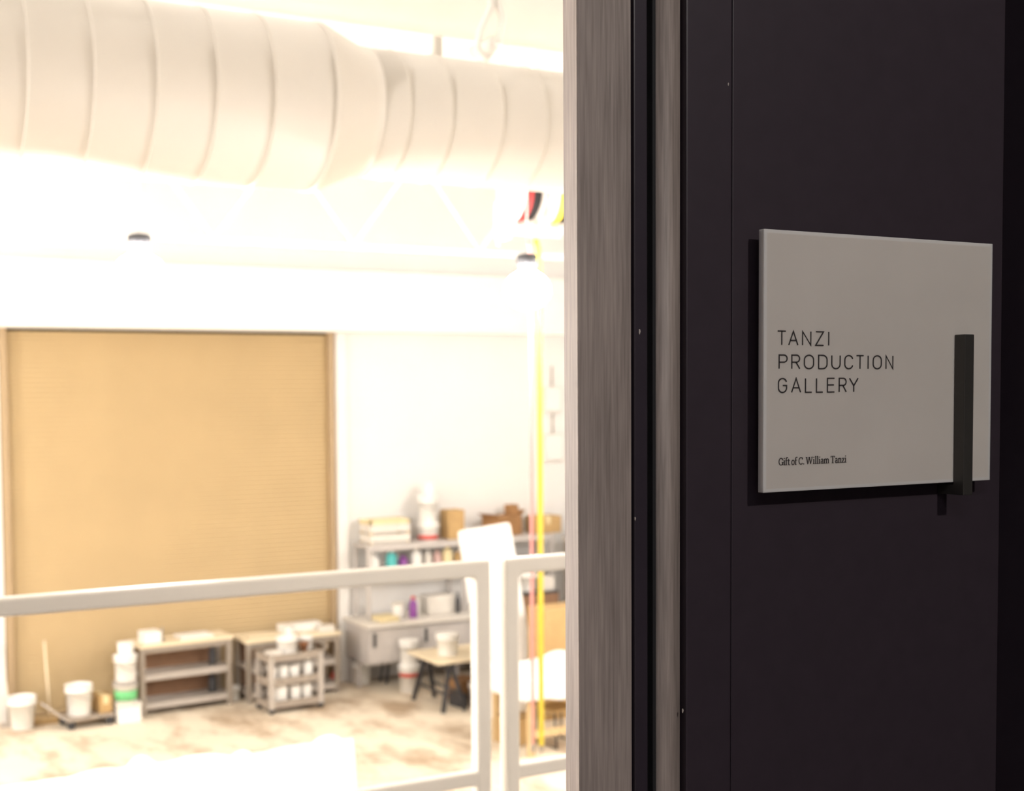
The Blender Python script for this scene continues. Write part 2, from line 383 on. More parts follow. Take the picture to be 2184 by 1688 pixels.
# small serif line: strokes (points, width) in cap-height units
TH, TN = 0.135, 0.075
def ser(x, z, wd=.30): return ([(x-wd/2, z), (x+wd/2, z)], TN)
SG = {
    'G': (.92, [(arc(.48, .5, .38, .47, 40, 320, 16), .11), ([(.80, .04), (.80, .40)], TH), ([(.62, .40), (.94, .40)], TN), ([(.80, .66), (.80, .92)], TN)]),
    'C': (.88, [(arc(.48, .5, .38, .47, 42, 318, 16), .11), ([(.78, .66), (.78, .94)], TN)]),
    'i': (.38, [([(.19, 0), (.19, .66)], TH), ser(.19, .035), ([(.05, .64), (.20, .64)], TN), ([(.19, .86), (.19, .98)], .14)]),
    'l': (.38, [([(.19, 0), (.19, 1.06)], TH), ser(.19, .035), ([(.05, 1.04), (.20, 1.04)], TN)]),
    'f': (.44, [([(.17, 0), (.17, .82)]+arc(.36, .84, .19, .20, 180, 50, 6), .12), ser(.17, .035, .32), ([(.02, .62), (.42, .62)], TN)]),
    't': (.42, [([(.18, .86), (.18, .18)]+arc(.32, .16, .14, .15, 180, 300, 5), .12), ([(.02, .62), (.40, .62)], TN)]),
    'o': (.68, [(arc(.34, .33, .25, .32, 0, 180, 12)+arc(.34, .33, .25, .32, 180, 360, 12), .11)]),
    '.': (.28, [([(.12, 0), (.12, .13)], .14)]),
    'W': (1.36, [([(.14, .97), (.40, 0.03)], TH), ([(.40, 0.03), (.66, .97)], TN), ([(.66, .97), (.94, 0.03)], TH), ([(.94, 0.03), (1.22, .97)], TN), ser(.14, .965), ser(.66, .965, .26), ser(1.22, .965)]),
    'a': (.62, [([(.12, .54)]+arc(.28, .46, .17, .19, 120, 0, 6)+[(.45, .06), (.56, .04)], .11), (arc(.28, .19, .18, .17, 70, 330, 10), .10), ([(.30, .36), (.45, .38)], TN)]),
    'm': (1.10, [([(.16, 0), (.16, .64)], TH), ([(.16, .48)]+arc(.36, .46, .18, .18, 160, 0, 6)+[(.54, 0)], .115), ([(.55, .48)]+arc(.74, .46, .18, .18, 160, 0, 6)+[(.92, 0)], .115), ser(.16, .035), ser(.54, .035, .26), ser(.92, .035), ([(.03, .62), (.17, .62)], TN)]),
    'n': (.74, [([(.16, 0), (.16, .64)], TH), ([(.16, .48)]+arc(.37, .46, .19, .18, 160, 0, 6)+[(.56, 0)], .115), ser(.16, .035), ser(.56, .035), ([(.03, .62), (.17, .62)], TN)]),
    'T': (.84, [([(.42, 0), (.42, .97)], TH), ([(.04, .96), (.80, .96)], TN), ser(.42, .035, .36), ([(.06, .76), (.06, .98)], TN), ([(.78, .76), (.78, .98)], TN)]),
    'z': (.58, [([(.06, .63), (.50, .63)], TN), ([(.48, .62), (.08, .04)], .125), ([(.05, .035), (.52, .035)], TN), ([(.50, .0), (.50, .2)], TN), ([(.08, .48), (.08, .64)], TN)]),
    ' ': (.26, []),
}
txt = 'Gift of C. William Tanzi'; tw = sum(SG[c][0] for c in txt); k = 0.0703/tw; cap = 0.0057; mb = MB(); x = 0.6979
for c in txt:
    for pts, wd in SG[c][1]: ribbon(mb, [(x+u*k-SX0, 1.4570+v*cap-SZ0) for u, v in pts], wd*cap)
    x += SG[c][0]*k
o = mb.build('lettering', M['ink_soft'], sg); o['label'] = 'small serif line near the foot of the sign'

# corridor downlight behind the viewer
dl = thing('downlight', 'recessed round corridor downlight behind the viewer', 'light', (0.87, -1.15, 2.80))
b = MB(); b.lathe([(0.085, 0), (0.085, -0.012), (0.062, -0.014), (0.055, -0.004)], seg=32); b.build('trim_ring', M['corr_ceil'], dl)
b = MB(); b.lathe([(0.052, -0.004), (0.052, -0.008)], seg=32); b.build('lens', M['lens'], dl)
L = bpy.data.lights.new('downlight_beam', 'SPOT'); L.energy = CORR_P; L.shadow_soft_size = 0.05; L.spot_size = math.radians(95); L.spot_blend = 0.8; L.color = (1.0, 0.955, 0.90)
lo = bpy.data.objects.new('downlight_beam', L); C.objects.link(lo); lo.location = (0.87, -1.15, 2.77)
lo.rotation_euler = (Vector((0.80, 0.81, 1.40))-Vector((0.87, -1.15, 2.77))).to_track_quat('-Z', 'Y').to_euler()

pl = thing('fill_panel_light', 'added ceiling fill panel behind the viewer, lifting the corridor shadows', 'light', (-0.55, -0.9, 2.80))  # unseen fixture added as cool fill for the corridor shadows
b = MB(); b.box(-0.62, 0.62, -0.17, 0.17, -0.02, -0.0005, bev=0.004); b.build('tray', M['corr_ceil'], pl)
b = MB(); b.box(-0.60, 0.60, -0.15, 0.15, -0.026, -0.0205); b.build('diffuser', M['fill_panel_lens'], pl)

# ------------------------------------------------------------------ workshop shell
b = MB(); b.box(-4.0, RX+0.1, -0.0+1.0, WY+0.1, F-0.15, F); struct(b.build('floor_workshop', M['floor']), 'pale dusty workshop floor with tan stains', 'floor')
b = MB(); b.box(-4.1, RX+0.1, 1.0, WY+0.1, CZ, CZ+0.1); struct(b.build('ceiling_workshop', M['ceil']), 'white painted workshop ceiling', 'ceiling')
dA, dB, dT = 2.755, 6.90, 2.20
b = MB(); b.box(-4.1, dA-0.06, WY, WY+0.1, F, CZ); b.box(dB+0.06, RX+0.1, WY, WY+0.1, F, CZ); b.box(dA-0.06, dB+0.06, WY, WY+0.1, dT+0.06, CZ)
struct(b.build('wall_far', M['white_wall']), 'warm white far wall of the workshop', 'wall')
b = MB(); b.box(RX, RX+0.1, 1.0, WY, F, CZ); struct(b.build('wall_workshop_right', M['white_wall']), 'white right wall of the workshop', 'wall')
b = MB(); b.box(-4.1, -4.0, 1.0, WY, F, CZ); struct(b.build('wall_workshop_left', M['white_wall']), 'white left wall of the workshop', 'wall')
b = MB(); b.box(-4.0, -2.7, 0.95, 1.05, F, CZ); b.box(1.1, RX, 0.95, 1.05, F, CZ); b.box(-2.7, 1.1, 0.95, 1.05, 2.91, CZ); b.box(-2.7, 1.1, 0.95, 1.05, F, -0.16)
struct(b.build('wall_workshop_near', M['white_wall']), 'white workshop wall below and beside the gallery', 'wall')
b = MB(); b.box(-4.0, RX, 1.055, 3.25, -0.18, 0.0); struct(b.build('floor_gallery', M['corr_floor']), 'gallery floor between the opening and the railing', 'floor')
# bulkhead above the roller door
zb = 2.245
b = MB(); b.box(-4.0, RX, 16.72, WY, zb+0.06, 3.05, bev=0.01); b.box(-4.0, RX, 16.68, WY, zb, zb+0.06, bev=0.008)
struct(b.build('trim_6', M['white_steel']), 'white boxed bulkhead running above the roller door', 'bulkhead')
# roller door
dr = thing('door_1', 'closed tan roller shutter with fine horizontal slats', 'roller door', (dA, WY, F)); dr['kind'] = 'structure'
DW = dB-dA; DH = dT-F
b = MB(); n = 78; p = DH/n
vs = []
for i in range(n*3+1):
    z = i*p/3; y = (0.0, 0.014, 0.024)[i % 3] if i < n*3 else 0.0
    vs.append([b.bm.verts.new((0.03, y+0.045, z)), b.bm.verts.new((DW-0.03, y+0.045, z))])
for a, c in zip(vs, vs[1:]): b.bm.faces.new((a[0], a[1], c[1], c[0]))
cur = b.build('slat_curtain', M['door'], dr); sm = cur.modifiers.new('thick', 'SOLIDIFY'); sm.thickness = 0.01; sm.offset = 1
for x0 in (-0.05, DW-0.03):
    b = MB(); b.box(x0, x0+0.08, -0.03, 0.095, 0, DH+0.04, bev=0.004); o = b.build('guide_rail', M['door_frame'], dr)
b = MB(); b.box(0.031, DW-0.031, 0.02, 0.07, 0.0, 0.06, bev=0.004); b.build('bottom_bar', M['door_frame'], dr)
b = MB(); b.box(-0.05, DW+0.05, -0.03, 0.095, DH+0.041, DH+0.058); b.build('header_bar', M['milky'], dr)
# white pilaster strip beside the door
b = MB(); b.box(dB+0.07, dB+0.22, WY-0.05, WY-0.001, F, zb-0.002, bev=0.01); struct(b.build('trim_7', M['white_wall']), 'white pilaster strip right of the roller door', 'trim')

# ------------------------------------------------------------------ railing
RF, RD = 3.06, 0.041                      # front face of the railing, square tube
q0, q1, q2 = at(1048, 1400, y=RF).x, at(1080, 1400, y=RF).x, at(1020, 1400, y=RF).x
def rail_panel(x0, x1, label):
    t = thing('railing_panel', label, 'railing', (x0, RF, 0), 0, 'gallery railing panels')
    W = x1-x0; H = 1.07; q = RD
    m = MB(); k = 0.012
    m.prism([(0, 0.012), (q, 0.012), (q, H-q-k), (q+k*0.3, H-q-k*0.3), (q+k, H-q), (W-q-k, H-q), (W-q-k*0.3, H-q-k*0.3), (W-q, H-q-k), (W-q, 0.012), (W, 0.012), (W, H), (0, H)], 0, RD, 'XZ')
    bmesh.ops.recalc_face_normals(m.bm, faces=m.bm.faces)
    bmesh.ops.bevel(m.bm, geom=[e for e in m.bm.edges if e.calc_face_angle(0) > 1.2], offset=0.007, segments=3, affect='EDGES', profile=0.5)
    m.build('frame', M['rail'], t)
    for x in (0, W-q):
        m = MB(); m.box(x+0.0, x+q, -0.04, RD+0.04, 0.0, 0.0118, bev=0.002); m.build('base_plate', M['rail'], t)
    m = MB(); m.box(q*0.5, W-q*0.5, 0.002, RD-0.002, 0.485, 0.522, bev=0.006); m.build('mid_rail', M['rail'], t)
    m = MB(); m.box(q*0.5, W-q*0.5, 0.002, RD-0.002, 0.08, 0.117, bev=0.006); m.build('bottom_rail', M['rail'], t)
    return t
rail_panel(-0.75, q0, 'white tube railing section left of the narrow gap, spanning the view')
rail_panel(q1, 4.10, 'white tube railing section right of the narrow gap, by the jamb')

# ------------------------------------------------------------------ ducts and structure overhead
def ring_path(x, yc, zc, r, n=40): return [(x, yc+r*math.cos(2*math.pi*i/n), zc+r*math.sin(2*math.pi*i/n)) for i in range(n)]
DY, DZ = 6.66, 2.955; R1, R2 = 0.425, 0.335
xr0, xr1 = 2.62, 2.83
d = thing('round_duct', 'large white round duct with ribbed seams that steps down in size', 'duct', (0, DY, DZ))
b = MB(); b.lathe([(R1, -4.0), (R1, xr0)], seg=64, axis='X'); b.build('wide_section', M['duct'], d)
b = MB(); b.lathe([(R1+0.004, xr0-0.04), (R1+0.004, xr0), (R2+0.004, xr1), (R2+0.004, xr1+0.05)], seg=64, axis='X'); b.build('reducer', M['duct'], d)
b = MB(); b.lathe([(R2, xr1), (R2, 10.7)], seg=64, axis='X'); b.build('narrow_section', M['duct'], d)
ribs = [1.144-0.283*k for k in range(1, 5)][::-1]+[1.144, 1.4276, 1.7095, 1.9891, 2.2719]
for x in ribs: b = MB(); b.tube(ring_path(x, 0, 0, R1+0.001, 64), 0.0055, 6, True); b.build('seam_rib', M['duct'], d)
for x in (3.02, 3.257, 3.559, 3.83, 4.11, 4.39): b = MB(); b.tube(ring_path(x, 0, 0, R2+0.001, 64), 0.005, 6, True); b.build('seam_rib', M['duct'], d)
Y2 = 5.75; Z2 = at(930, 74, y=5.60).z+0.050; RB = 0.30
for x in (3.335, 0.3, 6.2):
    rr = R2 if x > xr1 else R1
    b = MB(); b.box(x-0.024, x+0.024, -0.02, 0.02, rr-0.012, CZ-0.001-DZ); b.build('hanger_strap', M['duct'], d)
d2 = thing('round_duct', 'smooth white round duct running above and before the ribbed duct', 'duct', (0, Y2, Z2+RB))
b = MB(); b.lathe([(RB, -4.0), (RB, 10.7)], seg=48, axis='X'); b.build('duct_tube', M['white_steel'], d2)
for x in (1.0, 4.6, 6.6):
    b = MB(); b.tube(ring_path(x, 0, 0, RB+0.002, 48), 0.008, 6, True); b.box(x-0.02, x+0.02, -0.02, 0.02, RB-0.01, CZ-Z2-RB-0.001); b.build('hanger_strap', M['white_steel'], d2)
# pipe hanger at the top of the view
p = at(1050, 45, y=5.2)
ph = thing('pipe_hanger', 'white clevis pipe hanger at the top beside the jamb', 'hanger', (p.x, 5.2, p.z))
b = MB(); b.tube([(0.02, 0, 0.10), (0.05, 0, 0.02), (0.03, 0, -0.08), (-0.03, 0, -0.16), (-0.075, 0, -0.13), (-0.06, 0, -0.05), (-0.01, 0, 0.05), (0.0, 0, 0.11)], 0.016, 10); b.build('clevis', M['white_steel'], ph)
b = MB(); b.tube([(0.01, 0, 0.09), (0.01, 0, CZ-p.z-0.001)], 0.012, 10); b.build('rod', M['white_steel'], ph)
b = MB(); b.tube([(-0.035, -0.07, -0.115), (-0.035, 0.10, -0.115)], 0.03, 12); b.build('pipe_stub', M['white_steel'], ph)
# open-web joists behind the duct
def joist(y, zlo, label, ofs):
    t = thing('roof_joist', label, 'joist', (0, y, zlo)); t['kind'] = 'structure'
    b = MB(); b.box(-4.0, RX-0.01, -0.05, 0.05, 0.0, 0.05); b.build('bottom_chord', M['white_steel'], t)
    b = MB(); b.box(-4.0, RX-0.01, -0.05, 0.05, 0.85, 0.90); b.box(-4, RX-0.01, -0.02, 0.02, 0.90, CZ-zlo); b.build('top_chord', M['white_steel'], t)
    b = MB(); x = -4+ofs; up = True; pts = []
    while x < RX-0.1: pts.append((x, 0, 0.04 if up else 0.86)); x += 0.62; up = not up
    b2 = b.tube(pts, 0.020, 8); b2.build('web_rod', M['white_steel'], t)
joist(11.0, 2.70, 'white open web roof joist seen just below the ribbed duct', 0.0)

# ------------------------------------------------------------------ pendant lamps
def lamp(loc, label, glow='globe'):
    t = thing('pendant_lamp', label, 'lamp', loc, 0, 'shop pendant lamps')
    b = MB(); b.lathe([(0.045, -0.05), (0.050, -0.025), (0.066, -0.02), (0.068, 0.05), (0.05, 0.058)], seg=24); b.build('cap', M['dark'], t)
    pr = [(0.055, -0.051)]+[(0.15*math.sin(a), -0.175+0.125*math.cos(a)) for a in (0.5, 0.8, 1.1, 1.4, 1.7, 2.0, 2.35, 2.7, 3.0)]
    b = MB(); b.lathe(pr, seg=24); b.build('globe', M[glow], t)
    b = MB(); b.tube([(0, 0, 0.055), (0, 0, CZ-loc[2]-0.03)], 0.004, 8); b.build('stem', M['white_steel'], t)
    b = MB(); b.lathe([(0.07, CZ-loc[2]-0.04), (0.07, CZ-loc[2]-0.001)], seg=20); b.build('canopy', M['white_steel'], t)
    return t
pa = at(297, 521, y=8.0); pb = at(1124, 561, y=7.6)
lamp((pa.x, 8.0, pa.z), 'pendant lamp with dark cap below the wide duct, left of centre', 'globe_dim')
lamp((pb.x, 7.6, pb.z), 'pendant lamp with dark cap beside the hanging hoses', 'globe_low')
for i, (x, y, z, s) in enumerate(((-2.6, 4.6, 1.5, 'nearest the gallery on the left'), (-2.4, 10.0, 2.3, 'in the middle of the left side'), (-1.6, 15.0, 2.3, 'in the far left corner'), (8.6, 5.2, 2.3, 'nearest the gallery on the right'), (9.6, 10.0, 2.3, 'beside the right wall'))):
    lamp((x, y, z), 'added pendant lamp out of view to light the workshop, hanging ' + s)  # lamps added outside the view to light the workshop

# ------------------------------------------------------------------ hose reels and hoses
def reel(loc, hose, label, hl):
    t = thing('hose_reel', label, 'hose reel', loc, math.radians(-4), 'ceiling hose reels')
    for x in (0.0, 0.158):
        b = MB(); b.lathe([(0.215, x), (0.225, x+0.005), (0.225, x+0.013), (0.215, x+0.018)], seg=48, axis='X')
        b.build('flange', M['steel_light'] if x else M['white_steel'], t)
    b = MB(); b.lathe([(0.19, 0.085), (0.195, 0.09), (0.195, 0.15), (0.19, 0.157)], seg=32, axis='X'); b.build('drum', M['seal'], t)
    b = MB(); b.lathe([(0.10, 0.018), (0.10, 0.085)], seg=24, axis='X')
    for i in range(3): b.tube(ring_path(0.034+0.021*i, 0, 0, 0.198, 40), 0.0125, 8, True)
    for i in range(3): b.tube(ring_path(0.034+0.021*i, 0, 0, 0.172, 40), 0.0125, 8, True)
    o = b.build('coiled_hose', hose, t); o['label'] = hl
    b = MB()
    for x in (-0.03, 0.195):
        b.bar((x, 0, 0.0), (x, 0, CZ-loc[2]-0.001), 0.012, 0.03)
        b.bar((x, -0.14, -0.265), (x, 0, 0.0), 0.012, 0.025); b.bar((x, 0.14, -0.265), (x, 0, 0.0), 0.012, 0.025)
    for y in (-0.14, 0.14): b.bar((-0.04, y, -0.27), (0.205, y, -0.27), 0.024, 0.016)
    b.bar((-0.04, 0, 0), (0.205, 0, 0), 0.04, 0.04)
    b.build('bracket', M['white_steel'], t)
    return t
p = at(1088, 408, y=8.25); p2 = at(1160, 412, y=8.25)
reel((p.x, 8.25, p.z), M['red_hose_deep'], 'hose reel with red hose beside a black drum', 'red hose wound on the drum')
reel((p.x+0.262, 8.235, p.z-0.005), M['yellow'], 'hose reel with yellow hose, half hidden by the jamb', 'yellow hose wound on the drum')
p = at(1072, 470, y=7.9)
jb = thing('bracket_box', 'white box standing in for the bracket loops left of the reels', 'box', (p.x, 7.9, p.z))  # made-up box and outlines in place of the reel's bracket loops
b = MB(); b.box(-0.045, 0.045, -0.05, 0.05, -0.13, 0.13, bev=0.03); b.build('housing', M['white_steel'], jb)
b = MB(); b.tube([(-0.058, -0.03, 0.09), (-0.058, -0.03, -0.15), (-0.05, -0.03, -0.17)], 0.006, 8); b.tube([(0.055, -0.03, 0.13), (0.055, -0.03, -0.02)], 0.006, 8)
o = b.build('bracket_outline', M['lidgrey'], jb)
b = MB(); b.tube([(0.01, 0, 0.12), (0.01, 0, CZ-p.z-0.001)], 0.02, 8); b.build('drop_rod', M['white_steel'], jb)
for px, m, r, zt, lab in ((1133, 'pinkhose', 0.0115, 2.44, 'thin red hose hanging straight down left of the yellow hose'), (1151.5, 'yellow', 0.0185, 2.44, 'thick yellow hose hanging straight down from the reels')):
    p = at(px, 900, y=8.0); zb_ = at(px, 1606, y=8.0).z
    t = thing('air_hose', lab, 'hose', (p.x, 8.0, zb_))
    b = MB(); b.tube([(0, 0, 0.05), (0, 0, zt-zb_-0.04), (0.005, 0.02, zt-zb_+0.02), (0.01, 0.06, zt-zb_+0.07)], r, 12); b.build('hose', M[m], t)
    b = MB(); b.lathe([(0.010, 0), (0.016, 0.01), (0.016, 0.05), (0.011, 0.06)], seg=12); b.build('coupling', M['steel'], t)

# ------------------------------------------------------------------ workshop goods
def bucket_mb(h, rb, rt):
    m = MB(); m.lathe([(rb, 0), (rb+0.004, 0.01), (rb+(rt-rb)*0.78, h*0.78), (rt+0.012, h*0.785), (rt+0.012, h*0.84), (rt, h*0.845), (rt+0.002, h*0.96), (rt+0.01, h*0.965), (rt+0.01, h), (rt-0.008, h), (rt-0.012, h-0.02)], seg=28); return m
def bucket(loc, label, h=0.37, rb=0.13, rt=0.15, body='plaster', lid=None, band=None, handle=True, group='white plastic buckets', cat='bucket', name='plastic_bucket'):
    t = thing(name, label, cat, loc, random.uniform(0, 6), group)
    bucket_mb(h, rb, rt).build('body', M[body], t)
    if lid:
        m = MB(); m.lathe([(rt+0.014, h-0.02), (rt+0.016, h+0.012), (rt-0.01, h+0.016)], seg=28); m.build('lid', M[lid], t)
    if band:
        z0_, z1_ = band[1]*h, band[2]*h
        m = MB(); m.lathe([(rb+(rt-rb)*band[1]+0.004, z0_), (rb+(rt-rb)*band[2]+0.004, z1_)], seg=28); o = m.build('label_band', M[band[0]], t)
    if handle:
        pts = [((rt+0.014)*math.cos(a), -0.02-0.10*math.sin(a) if False else (rt+0.014)*0.98*-math.sin(a)*0.995-0.003, h*0.80-0.10*math.sin(a)) for a in [math.pi*i/10 for i in range(11)]]
        m = MB(); m.tube(pts, 0.004, 6); m.build('handle', M['steel_light'], t)
    return t
def box_thing(name, label, cat, loc, sx, sy, sz, m, rz=0, group=None, tape=None, flaps=False):
    t = thing(name, label, cat, loc, rz, group)
    b = MB(); b.box(-sx/2, sx/2, -sy/2, sy/2, 0, sz, bev=0.005); b.build('carton', M[m], t)
    if tape:
        b = MB(); b.box(-0.03, 0.03, -sy/2-0.002, sy/2+0.002, sz*0.55, sz+0.003); b.build('tape', M[tape], t)
    if flaps:
        b = MB(); b.bar((-sx/2, 0, sz), (-sx/2-0.09, 0, sz+0.05), 0.006, sy*0.95); b.bar((sx/2, 0, sz), (sx/2+0.08, 0, sz+0.07), 0.006, sy*0.95); b.build('flap', M[m], t)
    return t
def bottle(loc, label, h, r, m, cap='plaster', group='bottles on the middle shelf', label_m=None):
    t = thing('plastic_bottle', label, 'bottle', loc, 0, group)
    b = MB(); b.lathe([(r*0.95, 0), (r, 0.01), (r, h*0.68), (r*0.45, h*0.84), (r*0.42, h*0.90)], seg=18); b.build('body', M[m], t)
    b = MB(); b.lathe([(r*0.48, h*0.88), (r*0.5, h), (r*0.4, h+0.005)], seg=14); b.build('cap', M[cap], t)
    if label_m:
        b = MB(); b.lathe([(r+0.002, h*0.15), (r+0.002, h*0.55)], seg=18); b.build('wrap_label', M[label_m], t)
    return t
def jar(loc, label, h, r, m='plaster', lid='milky', group='white tubs on the cart'):
    t = thing('plastic_tub', label, 'tub', loc, 0, group)
    b = MB(); b.lathe([(r*0.9, 0), (r*0.95, 0.006), (r, h*0.9), (r*0.96, h*0.92)], seg=20); b.build('body', M[m], t)
    b = MB(); b.lathe([(r*1.05, h*0.86), (r*1.06, h), (r*0.95, h+0.006)], seg=20); b.build('lid', M[lid], t)
    return t
def fl(px, py): p = at(px, py, z=F); return (p.x, p.y)

# -- left end of the door
x, y = fl(47, 1553); bucket((x, 16.62, F), 'white bucket on the floor by the left door guide', 0.38, 0.12, 0.155)
x = at(115, 1500, y=16.9).x
t = thing('push_broom', 'pale long handled broom leaning on the roller door, left', 'broom', (x-0.08, 16.72, F), 0)
b = MB(); b.tube([(0, 0, 0.07), (0.0, 0.27, 0.95)], 0.013, 8); b.build('handle', M['ply'], t)
b = MB(); b.box(-0.20, 0.20, -0.035, 0.035, 0.05, 0.09, bev=0.005); b.build('head', M['pine'], t)
b = MB(); b.box(-0.195, 0.195, -0.03, 0.03, 0.0, 0.05); b.build('bristles', M['card'], t)
x = at(12, 1500, y=16.9).x
t = thing('floor_squeegee', 'pale squeegee pole leaning at the left door guide', 'squeegee', (x+0.03, 16.78, F), 0)
b = MB(); b.tube([(0, 0, 0.05), (-0.05, 0.22, 0.95)], 0.012, 8); b.build('pole', M['milky'], t)
b = MB(); b.box(-0.12, 0.12, -0.02, 0.02, 0.0, 0.06, bev=0.004); b.build('blade', M['steel_light'], t)
# dolly with a bucket and a carton
dx, dy = 3.50, 16.42
t = thing('platform_dolly', 'low dark platform dolly with tilted end on the floor', 'dolly', (dx, dy, F), math.radians(6))
b = MB(); b.box(-0.30, 0.27, -0.20, 0.20, 0.10, 0.135, bev=0.008); b.build('deck', M['steel'], t)
b = MB(); b.bar((-0.30, 0, 0.12), (-0.50, 0, 0.30), 0.02, 0.34); b.build('end_plate', M['steel_light'], t)
for sx in (-0.24, 0.21):
    for sy in (-0.15, 0.15):
        b = MB(); b.lathe([(0.048, -0.018), (0.05, -0.014), (0.05, 0.014), (0.048, 0.018)], (sx, sy, 0.05), 16, 'Y'); b.box(sx-0.012, sx+0.012, sy-0.024, sy+0.024, 0.05, 0.10); b.build('caster', M['dark'], t)
bucket((dx-0.10, dy-0.02, F+0.137), 'white bucket standing on the platform dolly', 0.36, 0.125, 0.15)
box_thing('cardboard_box', 'open tan carton on the right end of the dolly', 'box', (dx+0.18, dy+0.03, F+0.137), 0.15, 0.28, 0.20, 'card', 0.1, 'cardboard cartons', tape='cream')
# stack of containers
sx_, sy_ = 3.95, 16.36
t = thing('storage_crate', 'cream crate at the foot of the tall container stack', 'crate', (sx_, sy_, F))
b = MB(); b.box(-0.14, 0.14, -0.14, 0.14, 0, 0.225, bev=0.012); b.build('body', M['plaster'], t)
b = MB(); b.box(-0.148, 0.148, -0.148, 0.148, 0.19, 0.232, bev=0.006); b.build('rim', M['milky'], t)
bucket((sx_-0.01, sy_, F+0.233), 'translucent bucket with a green label in the stack', 0.24, 0.125, 0.135, 'milky', 'lidgrey', ('green', 0.12, 0.62), False, 'stacked containers left of the bench')
bucket((sx_-0.005, sy_, F+0.233+0.257), 'white bucket above the green labelled bucket', 0.30, 0.115, 0.125, 'plaster', 'plaster', None, True, 'stacked containers left of the bench')
jar((sx_, sy_, F+0.233+0.257+0.317), 'small white tub topping the container stack', 0.14, 0.095, 'plaster', 'plaster', 'stacked containers left of the bench')

def bench(name, label, loc, rz, W, D_, H, shelves, top, back=None, thick=0.04, post=0.065, frame='steel'):
    t = thing(name, label, 'workbench', loc, rz, 'steel work benches by the door')
    for sx in (post/2, W-post/2):
        for sy in (post/2, D_-post/2):
            b = MB(); b.box(sx-post/2, sx+post/2, sy-post/2, sy+post/2, 0, H-thick, bev=0.006); b.build('leg', M[frame], t)
    b = MB(); b.box(-0.02, W+0.02, -0.02, D_+0.02, H-thick+0.0005, H, bev=0.006); b.build('top', M[top], t)
    b = MB(); b.box(post, W-post, 0.005, 0.03, H-thick-0.07, H-thick-0.001); b.box(post, W-post, D_-0.03, D_-0.005, H-thick-0.07, H-thick-0.001); b.build('apron', M[frame], t)
    for z in shelves:
        b = MB(); b.box(0.01, W-0.01, 0.012, D_-0.012, z, z+0.025); b.box(post, W-post, 0.0, 0.03, z-0.04, z+0.03); b.build('shelf', M['steel_light'], t)
    if back:
        b = MB(); b.box(post*0.5, W-post*0.5, D_-0.012, D_-0.004, 0.06, H-0.08); b.build('back_panel', M[back], t)
    return t
bench('steel_workbench', 'grey steel workbench with three open tiers left of the cart', (4.14, 16.44, F), math.radians(4), 1.18, 0.44, 0.875, (0.12, 0.47), 'ply', 'board')
bench('steel_workbench', 'grey workbench behind the loaded cart, cluttered top', (5.48, 16.44, F), 0, 1.26, 0.52, 0.80, (0.10, 0.42), 'ply', 'board')
bz = F+0.877
box_thing('carton', 'small white carton on the left end of the workbench', 'box', (4.31, 16.62, bz), 0.22, 0.22, 0.14, 'plaster', 0.1, 'white cartons on the benches')
t = thing('metal_rod', 'thin upright rod beside the small white carton', 'rod', (4.46, 16.60, bz)); b = MB(); b.lathe([(0.012, 0), (0.012, 0.17), (0.008, 0.18)], seg=10); b.lathe([(0.035, 0), (0.035, 0.01)], seg=12); b.build('post', M['steel'], t)
box_thing('paper_stack', 'flat stack of pale sheets on the middle of the three tier bench', 'paper', (4.88, 16.70, bz), 0.42, 0.30, 0.03, 'plaster', 0.06, None)
bottle((5.12, 16.72, F+0.497), 'dark spray bottle on the upper shelf of the three tier bench', 0.26, 0.045, 'dark', 'dark', 'bottles on the three tier bench')
bottle((5.12, 16.74, F+0.147), 'dark bottle on the lowest shelf of the three tier bench', 0.24, 0.05, 'dark', 'dark', 'bottles on the three tier bench')
cz = F+0.80+0.002
box_thing('carton', 'long white carton at the back of the cluttered bench', 'box', (6.32, 16.80, cz), 0.55, 0.20, 0.10, 'plaster', 0.05, 'white cartons on the benches')
box_thing('carton', 'pale square carton on the right end of the cluttered bench', 'box', (6.60, 16.58, cz), 0.20, 0.18, 0.08, 'milky', -0.1, 'white cartons on the benches')
jar((6.10, 16.60, cz), 'white tub on the cluttered bench beside the long carton', 0.12, 0.06, group='tubs on the benches')
t = thing('scrap_board', 'flat plywood offcut on the left end of the cluttered bench', 'board', (5.72, 16.66, cz), 0.15); b = MB(); b.box(-0.2, 0.2, -0.13, 0.13, 0, 0.018, bev=0.002); b.build('sheet', M['ply'], t)
bucket((5.395, 16.70, F), 'small white pail in the gap between the two benches', 0.19, 0.055, 0.065, handle=False)
x = at(693, 1460, y=16.85).x
t = thing('fuel_can', 'small red can on the floor under the bench corner', 'can', (6.83, 16.86, F)); b = MB(); b.lathe([(0.055, 0), (0.06, 0.01), (0.06, 0.15), (0.03, 0.18), (0.02, 0.2)], seg=16); b.build('body', M['red'], t); b = MB(); b.lathe([(0.022, 0.195), (0.022, 0.22)], seg=10); b.build('cap', M['dark'], t)
t = thing('wood_plank', 'rust brown plank leaning upright at the right door guide', 'plank', (6.90, 16.93, F)); b = MB(); b.bar((0, 0, 0.0), (0, 0.06, 0.70), 0.07, 0.025); b.build('plank', M['brown'], t)

